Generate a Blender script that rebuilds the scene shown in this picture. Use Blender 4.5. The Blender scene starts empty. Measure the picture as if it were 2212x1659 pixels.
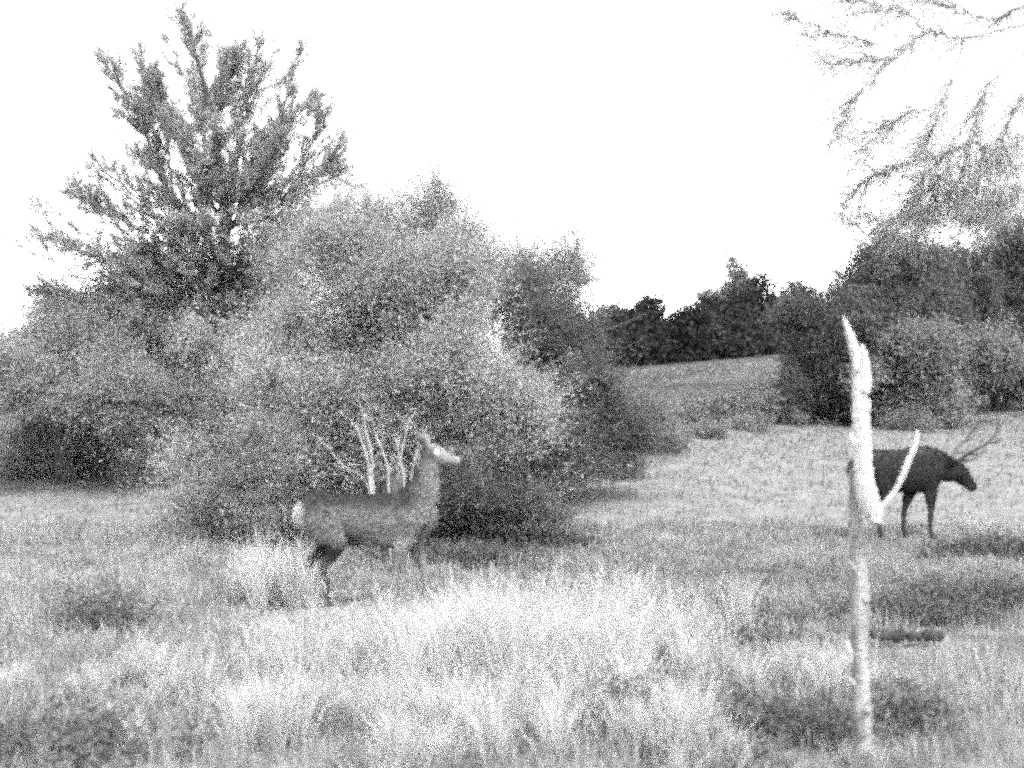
import bpy, math, random
import numpy as np
from mathutils import Vector, noise

random.seed(7)
rng = np.random.default_rng(11)
scene = bpy.context.scene
col = scene.collection
R = math.radians

# ------------------------------------------------------------------ camera
F = 1050.0                     # focal length in pixels of the 1024 px wide frame
CAM_Z = 1.5
cam_data = bpy.data.cameras.new('trail_camera')
cam_data.sensor_width = 36.0
cam_data.lens = 36.0 * F / 1024.0
cam_data.clip_start = 0.1
cam_data.clip_end = 4000.0
cam_data.dof.use_dof = True
cam_data.dof.focus_distance = 19.0
cam_data.dof.aperture_fstop = 1.7
cam_data.dof.aperture_blades = 0
cam = bpy.data.objects.new('trail_camera', cam_data)
cam.location = (0, 0, CAM_Z)
cam.rotation_euler = (R(90), 0, 0)
col.objects.link(cam)
scene.camera = cam

# ------------------------------------------------------------------ sky
SUN_ELEV, SUN_AZ = 60.0, 150.0          # azimuth clockwise from +Y: behind the camera, to its right
world = bpy.data.worlds.new('World')
scene.world = world
world.use_nodes = True
wn, wl = world.node_tree.nodes, world.node_tree.links
for n in list(wn):
    wn.remove(n)
sky = wn.new('ShaderNodeTexSky')
sky.sky_type = 'NISHITA'
sky.sun_disc = False
sky.sun_elevation = R(SUN_ELEV)
sky.sun_rotation = R(SUN_AZ)
sky.air_density = 1.0
sky.dust_density = 2.0
bw = wn.new('ShaderNodeRGBToBW')        # infra-red trail camera: the light has no colour
bg = wn.new('ShaderNodeBackground')
bg.inputs['Strength'].default_value = 0.15
wo = wn.new('ShaderNodeOutputWorld')
wl.new(sky.outputs[0], bw.inputs[0])
wl.new(bw.outputs[0], bg.inputs[0])
wl.new(bg.outputs[0], wo.inputs[0])

# ------------------------------------------------------------------ sun (overcast)
sd = bpy.data.lights.new('sun', 'SUN')
sd.energy = 1.0
sd.angle = R(14)
sun = bpy.data.objects.new('sun', sd)
sun.rotation_euler = (R(90 - SUN_ELEV), 0, R(-SUN_AZ + 180))
col.objects.link(sun)

# ------------------------------------------------------------------ exposure / renderer
vs = scene.view_settings
vs.view_transform = 'Standard'
vs.look = 'None'
vs.exposure = 2.8
vs.gamma = 1.0
vs.use_curve_mapping = False
cy = scene.cycles
cy.use_denoising = False
cy.use_adaptive_sampling = True         # stops early: sensor-like grain in the dark parts
cy.adaptive_threshold = 1.0
cy.adaptive_min_samples = 4
cy.pixel_filter_type = 'GAUSSIAN'       # soft trail-camera lens
cy.filter_width = 3.8
cy.max_bounces = 4
cy.diffuse_bounces = 2
cy.transmission_bounces = 3
cy.transparent_max_bounces = 4


# ================================================================== helpers
def at(px, py, d):
    """point seen at pixel (1024x768 frame) at distance d along the view"""
    return np.array([(px - 512.0) / F * d, d, CAM_Z + (384.0 - py) / F * d])


S = 1024.0 / 2212.0


def at2(px, py, d):
    return at(px * S, py * S, d)


PD = np.array([-60, 0, 3, 4.5, 7, 9.1, 10.4, 13, 18, 24, 30, 40, 60, 80, 110, 160, 3000.])
PZ = np.array([0.3, 0.0, -.06, -.13, -.31, -.43, -.50, -.455, -.43, -.16, .19, .60, 1.6, 2.9, 4.0, 4.5, 4.5])


def ground_z(x, y):
    x = np.asarray(x, float); y = np.asarray(y, float)
    z = np.interp(y, PD, PZ)
    far = np.clip((y - 45) / 30, 0, 1) * np.clip(1 - (y - 120) / 80, 0, 1)
    z = z + far * 0.085 * np.clip(x - 13, -16, 16)
    k = np.clip(1 - y / 60, 0.1, 1)
    z = z + k * (0.035 * np.sin(x * 1.7 + y * 0.9) * np.sin(y * 1.3 - x * .5) + 0.02 * np.sin(x * 3.9 - y * 2.7))
    return z


def gz(x, y):
    return float(ground_z(x, y))


def tagged(o, label=None, cat=None, group=None, kind=None):
    if label: o['label'] = label
    if cat: o['category'] = cat
    if group: o['group'] = group
    if kind: o['kind'] = kind
    return o


def empty(name, loc, label=None, cat=None, group=None):
    o = bpy.data.objects.new(name, None)
    o.empty_display_size = 0.2
    o.location = loc
    col.objects.link(o)
    return tagged(o, label, cat, group)


def mesh_np(name, verts, faces_list, mat, parent=None, tone=None, smooth=False):
    """faces_list: list of (n,k) integer arrays; tone: per-face floats, in order"""
    me = bpy.data.meshes.new(name)
    V = np.asarray(verts, np.float32)
    if parent is not None:
        V = V - np.array(parent_origin(parent), np.float32)
    me.vertices.add(len(V))
    me.vertices.foreach_set('co', V.ravel())
    idx = np.concatenate([f.ravel() for f in faces_list]).astype(np.int32)
    sizes = np.concatenate([np.full(len(f), f.shape[1], np.int32) for f in faces_list])
    starts = np.concatenate([[0], np.cumsum(sizes)[:-1]]).astype(np.int32)
    me.loops.add(len(idx))
    me.loops.foreach_set('vertex_index', idx)
    me.polygons.add(len(sizes))
    me.polygons.foreach_set('loop_start', starts)
    me.polygons.foreach_set('loop_total', sizes)
    if smooth:
        me.polygons.foreach_set('use_smooth', np.ones(len(sizes), bool))
    me.update(calc_edges=True)
    if tone is not None:
        a = me.attributes.new('tone', 'FLOAT', 'FACE')
        a.data.foreach_set('value', np.asarray(tone, np.float32))
    me.materials.append(mat)
    o = bpy.data.objects.new(name, me)
    col.objects.link(o)
    if parent is not None:
        o.parent = parent
    return o


def parent_origin(p):
    v = np.array(p.location[:])
    while p.parent is not None:
        p = p.parent
        v = v + np.array(p.location[:])
    return v


def nrm(a):
    return a / np.maximum(np.linalg.norm(a, axis=-1, keepdims=True), 1e-9)


# ------------------------------------------------------------------ materials
def new_mat(name):
    m = bpy.data.materials.new(name)
    m.use_nodes = True
    nt = m.node_tree
    for n in list(nt.nodes):
        nt.nodes.remove(n)
    out = nt.nodes.new('ShaderNodeOutputMaterial')
    return m, nt, out


def leaf_mat(name, lo, hi, transl=0.25):
    """leaf or blade: tone of each face between lo and hi, partly translucent"""
    m, nt, out = new_mat(name)
    at_ = nt.nodes.new('ShaderNodeAttribute'); at_.attribute_name = 'tone'
    mr = nt.nodes.new('ShaderNodeMapRange')
    mr.inputs['To Min'].default_value = lo; mr.inputs['To Max'].default_value = hi
    nt.links.new(at_.outputs['Fac'], mr.inputs['Value'])
    d = nt.nodes.new('ShaderNodeBsdfDiffuse'); t = nt.nodes.new('ShaderNodeBsdfTranslucent')
    mx = nt.nodes.new('ShaderNodeMixShader'); mx.inputs[0].default_value = transl
    nt.links.new(mr.outputs[0], d.inputs['Color']); nt.links.new(mr.outputs[0], t.inputs['Color'])
    nt.links.new(d.outputs[0], mx.inputs[1]); nt.links.new(t.outputs[0], mx.inputs[2])
    nt.links.new(mx.outputs[0], out.inputs['Surface'])
    return m


def noisy_mat(name, lo, hi, scale, rough=0.9, detail=6, bump=0.3, stretch=(1, 1, 1), spec=0.2):
    m, nt, out = new_mat(name)
    tc = nt.nodes.new('ShaderNodeTexCoord')
    mp = nt.nodes.new('ShaderNodeMapping'); mp.inputs['Scale'].default_value = stretch
    nz = nt.nodes.new('ShaderNodeTexNoise'); nz.inputs['Scale'].default_value = scale
    nz.inputs['Detail'].default_value = detail; nz.inputs['Roughness'].default_value = 0.65
    cr = nt.nodes.new('ShaderNodeMapRange')
    cr.inputs['From Min'].default_value = 0.3; cr.inputs['From Max'].default_value = 0.7
    cr.inputs['To Min'].default_value = lo; cr.inputs['To Max'].default_value = hi
    b = nt.nodes.new('ShaderNodeBsdfPrincipled')
    b.inputs['Roughness'].default_value = rough
    b.inputs['Specular IOR Level'].default_value = spec
    bp = nt.nodes.new('ShaderNodeBump'); bp.inputs['Strength'].default_value = bump; bp.inputs['Distance'].default_value = 0.02
    L = nt.links.new
    L(tc.outputs['Object'], mp.inputs[0]); L(mp.outputs[0], nz.inputs['Vector'])
    L(nz.outputs['Fac'], cr.inputs['Value']); L(cr.outputs[0], b.inputs['Base Color'])
    L(nz.outputs['Fac'], bp.inputs['Height']); L(bp.outputs[0], b.inputs['Normal'])
    L(b.outputs[0], out.inputs['Surface'])
    return m


def fur_mat(name, mul=1.0):
    m, nt, out = new_mat(name)
    at_ = nt.nodes.new('ShaderNodeAttribute'); at_.attribute_name = 'fur'
    tc = nt.nodes.new('ShaderNodeTexCoord')
    mp = nt.nodes.new('ShaderNodeMapping'); mp.inputs['Scale'].default_value = (25, 60, 60)
    nz = nt.nodes.new('ShaderNodeTexNoise'); nz.inputs['Scale'].default_value = 1.6; nz.inputs['Detail'].default_value = 5
    mr = nt.nodes.new('ShaderNodeMapRange'); mr.inputs['To Min'].default_value = 0.6 * mul; mr.inputs['To Max'].default_value = 1.4 * mul
    mu = nt.nodes.new('ShaderNodeMath'); mu.operation = 'MULTIPLY'
    b = nt.nodes.new('ShaderNodeBsdfPrincipled'); b.inputs['Roughness'].default_value = 0.85
    b.inputs['Specular IOR Level'].default_value = 0.15
    bp = nt.nodes.new('ShaderNodeBump'); bp.inputs['Strength'].default_value = 0.5; bp.inputs['Distance'].default_value = 0.01
    L = nt.links.new
    L(tc.outputs['Object'], mp.inputs[0]); L(mp.outputs[0], nz.inputs['Vector'])
    L(nz.outputs['Fac'], mr.inputs['Value']); L(mr.outputs[0], mu.inputs[0]); L(at_.outputs['Fac'], mu.inputs[1])
    L(mu.outputs[0], b.inputs['Base Color']); L(nz.outputs['Fac'], bp.inputs['Height']); L(bp.outputs[0], b.inputs['Normal'])
    L(b.outputs[0], out.inputs['Surface'])
    return m


M_ground = noisy_mat('meadow_soil', 0.07, 0.15, 2.5, bump=0.6)
M_field = noisy_mat('far_pasture', 0.14, 0.24, 0.8, bump=0.4)
M_grass = leaf_mat('grass_blades', 0.12, 0.33, 0.4)
M_grass_far = leaf_mat('short_grass_blades', 0.07, 0.18, 0.4)
M_pale = leaf_mat('flash_pale_grass_blades', 0.26, 0.58, 0.4)  # pale grass, with the camera flash pool put into its colour
M_leaf_mid = leaf_mat('bush_leaves', 0.10, 0.22, 0.35)
M_leaf_pale = leaf_mat('pale_bush_leaves', 0.27, 0.40, 0.48)
M_leaf_dark = leaf_mat('dark_hedge_leaves', 0.065, 0.115, 0.33)
M_leaf_airy = leaf_mat('airy_shrub_leaves', 0.34, 0.52, 0.5)
M_leaf_far = leaf_mat('far_wood_leaves', 0.012, 0.045, 0.1)
M_leaf_left = leaf_mat('left_hedge_leaves', 0.19, 0.29, 0.42)
M_needle = leaf_mat('conifer_needles', 0.28, 0.39, 0.45)
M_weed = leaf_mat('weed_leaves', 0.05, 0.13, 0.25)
M_bark = noisy_mat('bark', 0.03, 0.08, 9, stretch=(3, 3, .6), bump=0.7)
M_twig = noisy_mat('twig_bark', 0.10, 0.2, 14, bump=0.3)
M_twig_pale = noisy_mat('pale_twig_bark', 0.24, 0.42, 14, bump=0.3)
M_palestem = noisy_mat('pale_stem_bark', 0.16, 0.42, 12, stretch=(2, 2, .5), bump=0.5)
M_flashwood = noisy_mat('flash_white_dead_wood', 0.2, 0.7, 24, stretch=(4, 4, .35), bump=0.8)  # pale bare wood, whitened in its colour for the camera flash
M_deadbark = noisy_mat('flaking_grey_bark', 0.08, 0.34, 14, stretch=(2, 2, .5), bump=0.9)
M_log = noisy_mat('rotten_log', 0.015, 0.05, 9, bump=0.9)
M_antler = noisy_mat('antler_bone', 0.035, 0.08, 18, bump=0.4)
M_hoof = noisy_mat('hoof_horn', 0.02, 0.05, 20, bump=0.2)
M_fur_hind = fur_mat('pale_deer_fur', .63)
M_fur_stag = fur_mat('dark_deer_fur', .95)
M_coat_hind = leaf_mat('pale_deer_hair', 0.0, 0.63, .1)
M_coat_stag = leaf_mat('dark_deer_hair', 0.0, 0.95, .1)


def eye_mat(name, v):
    m, nt, out = new_mat(name)
    b = nt.nodes.new('ShaderNodeBsdfPrincipled')
    b.inputs['Base Color'].default_value = (v, v, v, 1)
    b.inputs['Roughness'].default_value = 0.12
    nt.links.new(b.outputs[0], out.inputs['Surface'])
    return m


M_eye_shine = eye_mat('eye_flash_shine', 0.9)  # white colour stands in for eyeshine from the camera flash
M_eye_dark = eye_mat('eye_dark', 0.02)


# ------------------------------------------------------------------ mesh builders
def tube_arrays(pts, radii, sides=7, wob=0.0, seed=0, caps=True):
    """round tapered tube through pts; returns verts, [quads, tris]"""
    P = np.asarray(pts, float); r = np.asarray(radii, float)
    n = len(P)
    T = np.gradient(P, axis=0); T = nrm(T)
    up = np.array([0.13, 0.97, 0.2]) if abs(T[:, 1]).mean() < 0.8 else np.array([0.97, 0.1, 0.2])
    A = nrm(np.cross(T, up)); B = np.cross(T, A)
    a = np.linspace(0, 2 * np.pi, sides, endpoint=False)
    rr = np.repeat(r[:, None], sides, 1)
    if wob:
        g = np.random.default_rng(seed)
        rr = rr * (1 + wob * g.normal(size=rr.shape) + wob * np.sin(a * 3 + g.uniform(0, 6))[None])
    V = P[:, None] + rr[..., None] * (np.cos(a)[None, :, None] * A[:, None] + np.sin(a)[None, :, None] * B[:, None])
    V = V.reshape(-1, 3)
    i, j = np.meshgrid(np.arange(n - 1), np.arange(sides), indexing='ij')
    j2 = (j + 1) % sides
    Q = np.stack([i * sides + j, i * sides + j2, (i + 1) * sides + j2, (i + 1) * sides + j], -1).reshape(-1, 4)
    tris = []
    if caps:
        c0, c1 = len(V), len(V) + 1
        V = np.vstack([V, P[0], P[-1]])
        for k in range(sides):
            tris.append((c0, (k + 1) % sides, k))
            tris.append((c1, (n - 1) * sides + k, (n - 1) * sides + (k + 1) % sides))
    return V, Q, np.array(tris, int).reshape(-1, 3)


def spline(pts, n):
    """Catmull-Rom through the points"""
    P = np.asarray(pts, float)
    k = P.shape[1]
    Pp = np.vstack([2 * P[0] - P[1], P, 2 * P[-1] - P[-2]])
    out = []
    m = len(P) - 1
    for u in np.linspace(0, m, n):
        i = min(int(u), m - 1); t = u - i
        p0, p1, p2, p3 = Pp[i:i + 4]
        out.append(.5 * ((2 * p1) + (p2 - p0) * t + (2 * p0 - 5 * p1 + 4 * p2 - p3) * t * t + (3 * p1 - p0 - 3 * p2 + p3) * t ** 3))
    return np.array(out)


def tube(name, pts, radii, mat, parent=None, sides=7, n=None, wob=0.0, seed=0):
    PR = np.column_stack([pts, radii])
    if n:
        PR = spline(PR, n)
    V, Q, Tq = tube_arrays(PR[:, :3], np.maximum(PR[:, 3], 0.0008), sides, wob, seed)
    return mesh_np(name, V, [Q, Tq], mat, parent, smooth=True)


def prisms(P0, P1, r0, r1):
    """many thin 3-sided twigs from P0 to P1"""
    n = len(P0)
    D = nrm(P1 - P0)
    A = nrm(np.cross(D, np.array([0.3, 0.9, 0.31]))); B = np.cross(D, A)
    Vs = []
    for P, r in ((P0, r0), (P1, r1)):
        r = np.broadcast_to(np.asarray(r, float), (n,))[:, None]
        for k in range(3):
            a = k * 2 * np.pi / 3
            Vs.append(P + r * (math.cos(a) * A + math.sin(a) * B))
    V = np.stack(Vs, 1).reshape(-1, 3)
    b = np.arange(n)[:, None] * 6
    Q = np.concatenate([b + np.array([[k, (k + 1) % 3, 3 + (k + 1) % 3, 3 + k]]) for k in range(3)])
    return V, Q


def leaf_quads(C, size, aspect=0.55, axis=None, spread=1.0, g=rng):
    """small pointed leaves at C; axis: preferred long direction"""
    n = len(C)
    d = nrm(g.normal(size=(n, 3)))
    if axis is not None:
        d = nrm(axis + spread * d)
    s = nrm(np.cross(d, nrm(g.normal(size=(n, 3)))))
    L = (size * g.uniform(.6, 1.35, n))[:, None] * .5
    W = L * aspect
    V = np.stack([C - d * L + s * W, C + d * L, C - d * L - s * W], 1).reshape(-1, 3)
    Q = np.arange(n * 3).reshape(-1, 3)
    return V, Q


def fnoise(P, f, off=0.0):
    return np.array([noise.noise(Vector((p[0] * f + off, p[1] * f - off, p[2] * f + 2 * off))) for p in P])


def foliage(root, lobes, shoots, per, leaf, mat, seed, slen=(.3, .7), upb=.5, gap=-.05, gfreq=1.1,
            name='foliage', twigs=True, aspect=.55, soft=0.0, edge=.4, tonevar=.25, sublobes=9, wild=.06):
    """leafy shoots growing outward through a set of lobes.
    lobe: (px, py, d, rx_px, rz_px, ry_m) - an ellipsoid seen at that pixel"""
    g = np.random.default_rng(seed)
    sub = []
    for l in lobes:                         # break every lobe into uneven clumps
        for _ in range(sublobes):
            v = nrm(g.normal(size=3)) * g.uniform(.2, .95)
            k = g.uniform(.26, .58)
            sub.append((l[0] + v[0] * l[3], l[1] - v[2] * l[4], l[2] + v[1] * l[5], l[3] * k * g.uniform(.8, 1.3), l[4] * k, l[5] * k))
    lobes = sub + [tuple(l[:3]) + tuple(v * .78 for v in l[3:]) for l in lobes]
    vol = np.array([l[3] * l[4] * (l[2] / F) ** 2 * math.exp(.45 * g.normal()) for l in lobes]); vol /= vol.sum()
    which = g.choice(len(lobes), shoots, p=vol)
    lobe_tone = g.normal(0, .12, len(lobes))
    C = np.array([at(l[0], l[1], l[2]) for l in lobes])[which]
    Rr = np.array([(l[3] * l[2] / F, l[5], l[4] * l[2] / F) for l in lobes])[which]
    u = nrm(g.normal(size=(shoots, 3)))
    rad = g.uniform(0, 1, shoots) ** edge
    rad *= 1 - soft * g.uniform(0, 1, shoots) ** 2 * .4
    L = g.uniform(*slen, shoots)
    wildm = g.uniform(size=shoots) < wild
    L = np.where(wildm, L * 1.7, L)
    P0 = C + u * np.maximum(Rr - L[:, None] * .6, Rr * .35) * rad[:, None]
    D = nrm(u * np.array([1, 1, .8]) + np.array([0, 0, upb]) + .45 * g.normal(size=(shoots, 3)))
    keep = fnoise(P0, gfreq, seed * 1.37) > gap
    P0, D, L, lt = P0[keep], D[keep], L[keep], lobe_tone[which][keep]
    floor = ground_z(P0[:, 0], P0[:, 1])
    ok = P0[:, 2] > floor + .02
    P0, D, L, lt = P0[ok], D[ok], L[ok], lt[ok]
    n = len(P0)
    P1 = P0 + D * L[:, None]
    t = g.uniform(0, 1.05, (n, per)) ** .8
    ctr = P0[:, None] + D[:, None] * (L[:, None] * t)[..., None]
    ctr += g.normal(size=ctr.shape) * (leaf * .7 + .06 * L[:, None, None])
    ctr[..., 2] -= (0.10 * L[:, None] * t ** 2)
    ax = np.repeat(D, per, 0)
    V, Q = leaf_quads(ctr.reshape(-1, 3), leaf, aspect, ax, 1.4, g)
    st = g.uniform(.5 - tonevar, .5 + tonevar, n) + lt
    tone = np.clip(np.repeat(st, per) + g.uniform(-.3, .3, n * per), 0, 1)
    o = mesh_np(name, V, [Q], mat, root, tone)
    o['kind'] = 'stuff'
    if twigs:
        V, Q = prisms(P0 - D * .15, P1, .006, .002)
        tw = mesh_np('twigs', V, [Q], M_twig, root)
        tw['kind'] = 'stuff'
    return P0


def stems(root, lobes, base_d, n, r, seed, mat=None, name='stem'):
    """woody stems from the root's foot into the lobes"""
    g = np.random.default_rng(seed)
    b = np.array(root.location[:])
    for i in range(n):
        l = lobes[g.integers(len(lobes))]
        c = at(l[0], l[1], l[2]) + g.normal(size=3) * np.array([l[3] * l[2] / F, l[5], l[4] * l[2] / F]) * .35
        s = b + np.array([g.normal() * .15, g.normal() * .12, -.08])
        m = s * .45 + c * .55 + np.array([-(c[0] - s[0]) * .2, 0, abs(c[2] - s[2]) * .12])
        tube(name, [s, m, c], [r, r * .65, r * .2], mat or M_bark, root, 6, 9, .05, seed + i)


# ================================================================== setting
def build_ground():
    ys = np.concatenate([np.linspace(-40, 0, 9), np.linspace(.5, 20, 79), np.linspace(20.5, 60, 80), np.linspace(62, 130, 45), np.geomspace(140, 3000, 14)])
    us = np.linspace(-1, 1, 121)
    X = np.sign(us) * (np.abs(us) ** 1.6)
    wid = np.maximum(np.abs(ys) * 1.6, 22)
    XX = X[None] * wid[:, None]; YY = np.repeat(ys[:, None], len(us), 1)
    ZZ = ground_z(XX, YY)
    V = np.stack([XX, YY, ZZ], -1).reshape(-1, 3)
    ny, nx = len(ys), len(us)
    i, j = np.meshgrid(np.arange(ny - 1), np.arange(nx - 1), indexing='ij')
    Q = np.stack([i * nx + j, i * nx + j + 1, (i + 1) * nx + j + 1, (i + 1) * nx + j], -1).reshape(-1, 4)
    o = mesh_np('ground', V, [Q], M_ground, None, smooth=True)
    tagged(o, 'rough meadow ground rising gently to the far pasture', 'ground', kind='structure')


build_ground()


def blades(name, XY, h, w, lean, mat, tone, parent=None, g=rng, z0=None, out=None):
    """curved two-segment grass blades"""
    n = len(XY)
    z = ground_z(XY[:, 0], XY[:, 1]) - .01 if z0 is None else z0
    B = np.column_stack([XY, z])
    a = g.uniform(0, 2 * np.pi, n)
    side = np.column_stack([np.cos(a), np.sin(a), np.zeros(n)])
    b = g.uniform(0, 2 * np.pi, n)
    ln = np.column_stack([np.cos(b), np.sin(b), np.zeros(n)]) * (np.abs(g.normal(size=n)) * lean)[:, None]
    if out is not None:
        ln[:, :2] = out + .15 * g.normal(size=(n, 2))
    h = h[:, None]; w = w[:, None]
    up = np.array([0, 0, 1.])
    m = B + (up * .6 + ln * .3) * h
    t = B + (up * (1 - .25 * np.linalg.norm(ln, axis=1, keepdims=True)) + ln) * h
    V = np.stack([B - side * w, B + side * w, m + side * w * .7, m - side * w * .7, t], 1).reshape(-1, 3)
    k = np.arange(n)[:, None] * 5
    Q = k + np.array([[0, 1, 2, 3]]); T = k + np.array([[3, 2, 4]])
    return mesh_np(name, V, [Q, T], mat, parent, np.concatenate([tone, tone]))


def view_scatter(n, d0, d1, margin=1.08, g=rng):
    d = np.sqrt(g.uniform(d0 * d0, d1 * d1, n))
    x = g.uniform(-1, 1, n) * d * (512 / F) * margin
    return np.column_stack([x, d])


def patch(XY, f, off):
    return fnoise(np.column_stack([XY, np.zeros(len(XY))]), f, off)


def build_grass():
    # near meadow
    T0 = view_scatter(10500, 3.6, 14.5, 1.28)
    tid = rng.integers(0, len(T0), 108000)
    XY = T0[tid] + rng.normal(size=(len(tid), 2)) * .055
    tuft_h = rng.uniform(.55, 1.5, len(T0))[tid]; tuft_t = rng.normal(0, .14, len(T0))[tid]
    p = patch(XY, .55, 3.1); q = patch(XY, 2.2, 9.4)
    h = (.10 + .10 * np.clip(p + .4, 0, 1) + .08 * np.clip(q + .2, 0, 1)) * rng.uniform(.5, 1.3, len(XY)) * tuft_h * .8 * np.clip(1.25 - XY[:, 1] / 30, .7, 1)
    near_deer = np.exp(-((XY[:, 0] + 1.15) / .9) ** 2 - ((XY[:, 1] - 8.6) / 1.0) ** 2)
    h = h * (1 - .85 * np.clip(near_deer * 1.5, 0, 1))               # grazed and trampled where the deer stands
    w = rng.uniform(.0026, .006, len(XY)) * (.6 + XY[:, 1] / 12)
    tone = np.clip(.55 + .35 * p + .3 * q + tuft_t + rng.uniform(-.3, .3, len(XY)), 0, 1)
    o = blades('meadow_grass', XY, h, w, .55, M_grass, tone)
    tagged(o, 'rough grey meadow grass covering the near field', 'grass', kind='stuff')
    # further meadow
    XY = view_scatter(66000, 14.5, 46, 1.18)
    p = patch(XY, .3, 5.1); q = patch(XY, 1.1, 1.4)
    h = (.05 + .07 * np.clip(p + .4, 0, 1)) * rng.uniform(.5, 1.5, len(XY))
    w = rng.uniform(.011, .026, len(XY)) * (XY[:, 1] / 24)
    tone = np.clip(.5 + .7 * p + .45 * q + rng.uniform(-.3, .3, len(XY)), 0, 1)
    o = blades('distant_meadow_grass', XY, h, w * .7, .8, M_grass_far, tone)
    tagged(o, 'short grass of the meadow running back to the hedges', 'grass', kind='stuff')
    # far pasture below the dark wood
    n = 18000
    d = rng.uniform(46, 84, n); x = d * rng.uniform(70, 320, n) / F
    XY = np.column_stack([x, d])
    o = blades('pasture_grass', XY, rng.uniform(.06, .2, n), rng.uniform(.03, .06, n), .7, M_grass_far,
               np.clip(.35 + .5 * patch(XY, .2, 7.) + rng.uniform(-.25, .25, n), 0, 1))
    tagged(o, 'sloping pasture grass below the dark distant wood', 'grass', kind='stuff')


build_grass()


# ================================================================== far wood, hedges and bushes
def plant(name, label, cat, foot, lobes, shoots, per, leaf, mat, seed, nst=5, str_=.03, group=None, stem_mat=None, **kw):
    """foot: (px, d) - where it is rooted"""
    x = (foot[0] - 512) / F * foot[1]
    root = empty(name, (x, foot[1], gz(x, foot[1])), label, cat, group)
    stems(root, lobes, foot[1], nst, str_, seed, stem_mat, 'stem' if cat == 'bush' else 'trunk')
    foliage(root, lobes, shoots, per, leaf, mat, seed, **kw)
    return root


# --- dark wood beyond the pasture (far-off mass of single trees)
WOOD = [(606, 346, 92, 34, 50), (636, 346, 90, 28, 44), (664, 350, 91, 28, 36), (690, 346, 89, 26, 40), (716, 340, 90, 28, 46),
        (742, 336, 89, 26, 44), (766, 332, 91, 28, 48), (800, 326, 92, 32, 56)]
wl_ = ['left end of the dark distant wood, half behind the mid bush', 'dark distant tree second from the left end of the wood',
       'lowest dark distant tree at the dip in the wood line', 'dark distant tree just right of the dip in the wood line',
       'dark distant tree under the small thin tree top', 'dark distant tree right of the thin tree top',
       'dark distant tree left of the right hand thicket', 'dark distant tree half hidden behind the right hand thicket']
for i, (px, py, d, rx, rz) in enumerate(WOOD):
    lob = [(px, py, d, rx, rz, 3.0), (px - rx * .5, py + 14, d - 1, rx * .7, rz * .6, 2.5), (px + rx * .4, py + 16, d - 1, rx * .7, rz * .6, 2.5),
           (px, py + 28, d - 2, rx * 1.1, 22, 2)]
    plant('wood_tree', wl_[i], 'tree', (px, d), lob, 2000, 14, .34, M_leaf_far, 100 + i, 2, .14, 'trees of the dark distant wood',
          slen=(.8, 1.6), gap=-.6, gfreq=.4, twigs=False, aspect=.8)

# --- small thin tree standing above the wood
plant('thin_tree', 'thin tree with scattered leaf clumps rising above the dark wood', 'tree', (735, 95),
      [(737, 290, 95, 18, 20, 1), (720, 300, 95, 34, 14, 1.2), (731, 264, 95, 7, 9, .6), (740, 277, 95, 8, 9, .5)],
      420, 14, .28, M_leaf_mid, 131, 3, .09, slen=(.5, 1.2), gap=-.5, twigs=False, aspect=.8)

# --- low hedge in the middle distance
LOW = [(636, 418, 31, 34, 22), (690, 424, 33, 40, 24), (742, 415, 33, 36, 28), (796, 405, 33, 34, 36), (840, 400, 33, 30, 40)]
ll_ = ['low hedge bush beside the dark bush right of centre', 'lowest hedge bush below the sloping pasture',
       'low hedge bush below the right end of the pasture', 'dark hedge bush under the right hand thicket', 'dark hedge bush directly behind the pale dead snag']
for i, (px, py, d, rx, rz) in enumerate(LOW):
    lob = [(px, py, d, rx, rz, .9), (px - rx * .4, py + 5, d - .5, rx * .7, rz * .7, .8), (px + rx * .5, py + 4, d - .5, rx * .7, rz * .7, .8)]
    plant('hedge_bush', ll_[i], 'bush', (px, d), lob, 1700, 20, .08, M_leaf_dark if i > 2 else M_leaf_mid, 140 + i, 3, .04,
          'bushes of the low middle hedge', slen=(.3, .8), gap=-.35, gfreq=.9, aspect=.7)

# --- small shrubs straying out of the hedge into the meadow
for i, (px, py, d, rx, rz, lb) in enumerate([
        (650, 446, 25, 34, 14, 'small grey shrub in the meadow beside the dark rounded bush'),
        (700, 438, 28, 32, 11, 'low grey shrub straying from the hedge below the pasture'),
        (748, 432, 30, 30, 10, 'low shrub at the hedge foot between the pasture and the snag'),
        (800, 428, 31, 30, 10, 'low shrub at the hedge foot just left of the snag'),
        (905, 426, 30, 34, 11, 'low shrub at the thicket foot above the stag back'),
        (610, 466, 21, 28, 14, 'small shrub at the right foot of the dark rounded bush')]):
    plant('meadow_shrub', lb, 'bush', (px, d), [(px, py, d, rx, rz, .7), (px + rx * .6, py + 3, d - .6, rx * .6, rz * .6, .5)], 420, 16, .06, M_leaf_mid if i else M_leaf_dark, 250 + i, 3, .015,
          'small shrubs at the meadow edge', slen=(.2, .5), gap=-.5, aspect=.7, wild=.15)

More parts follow.
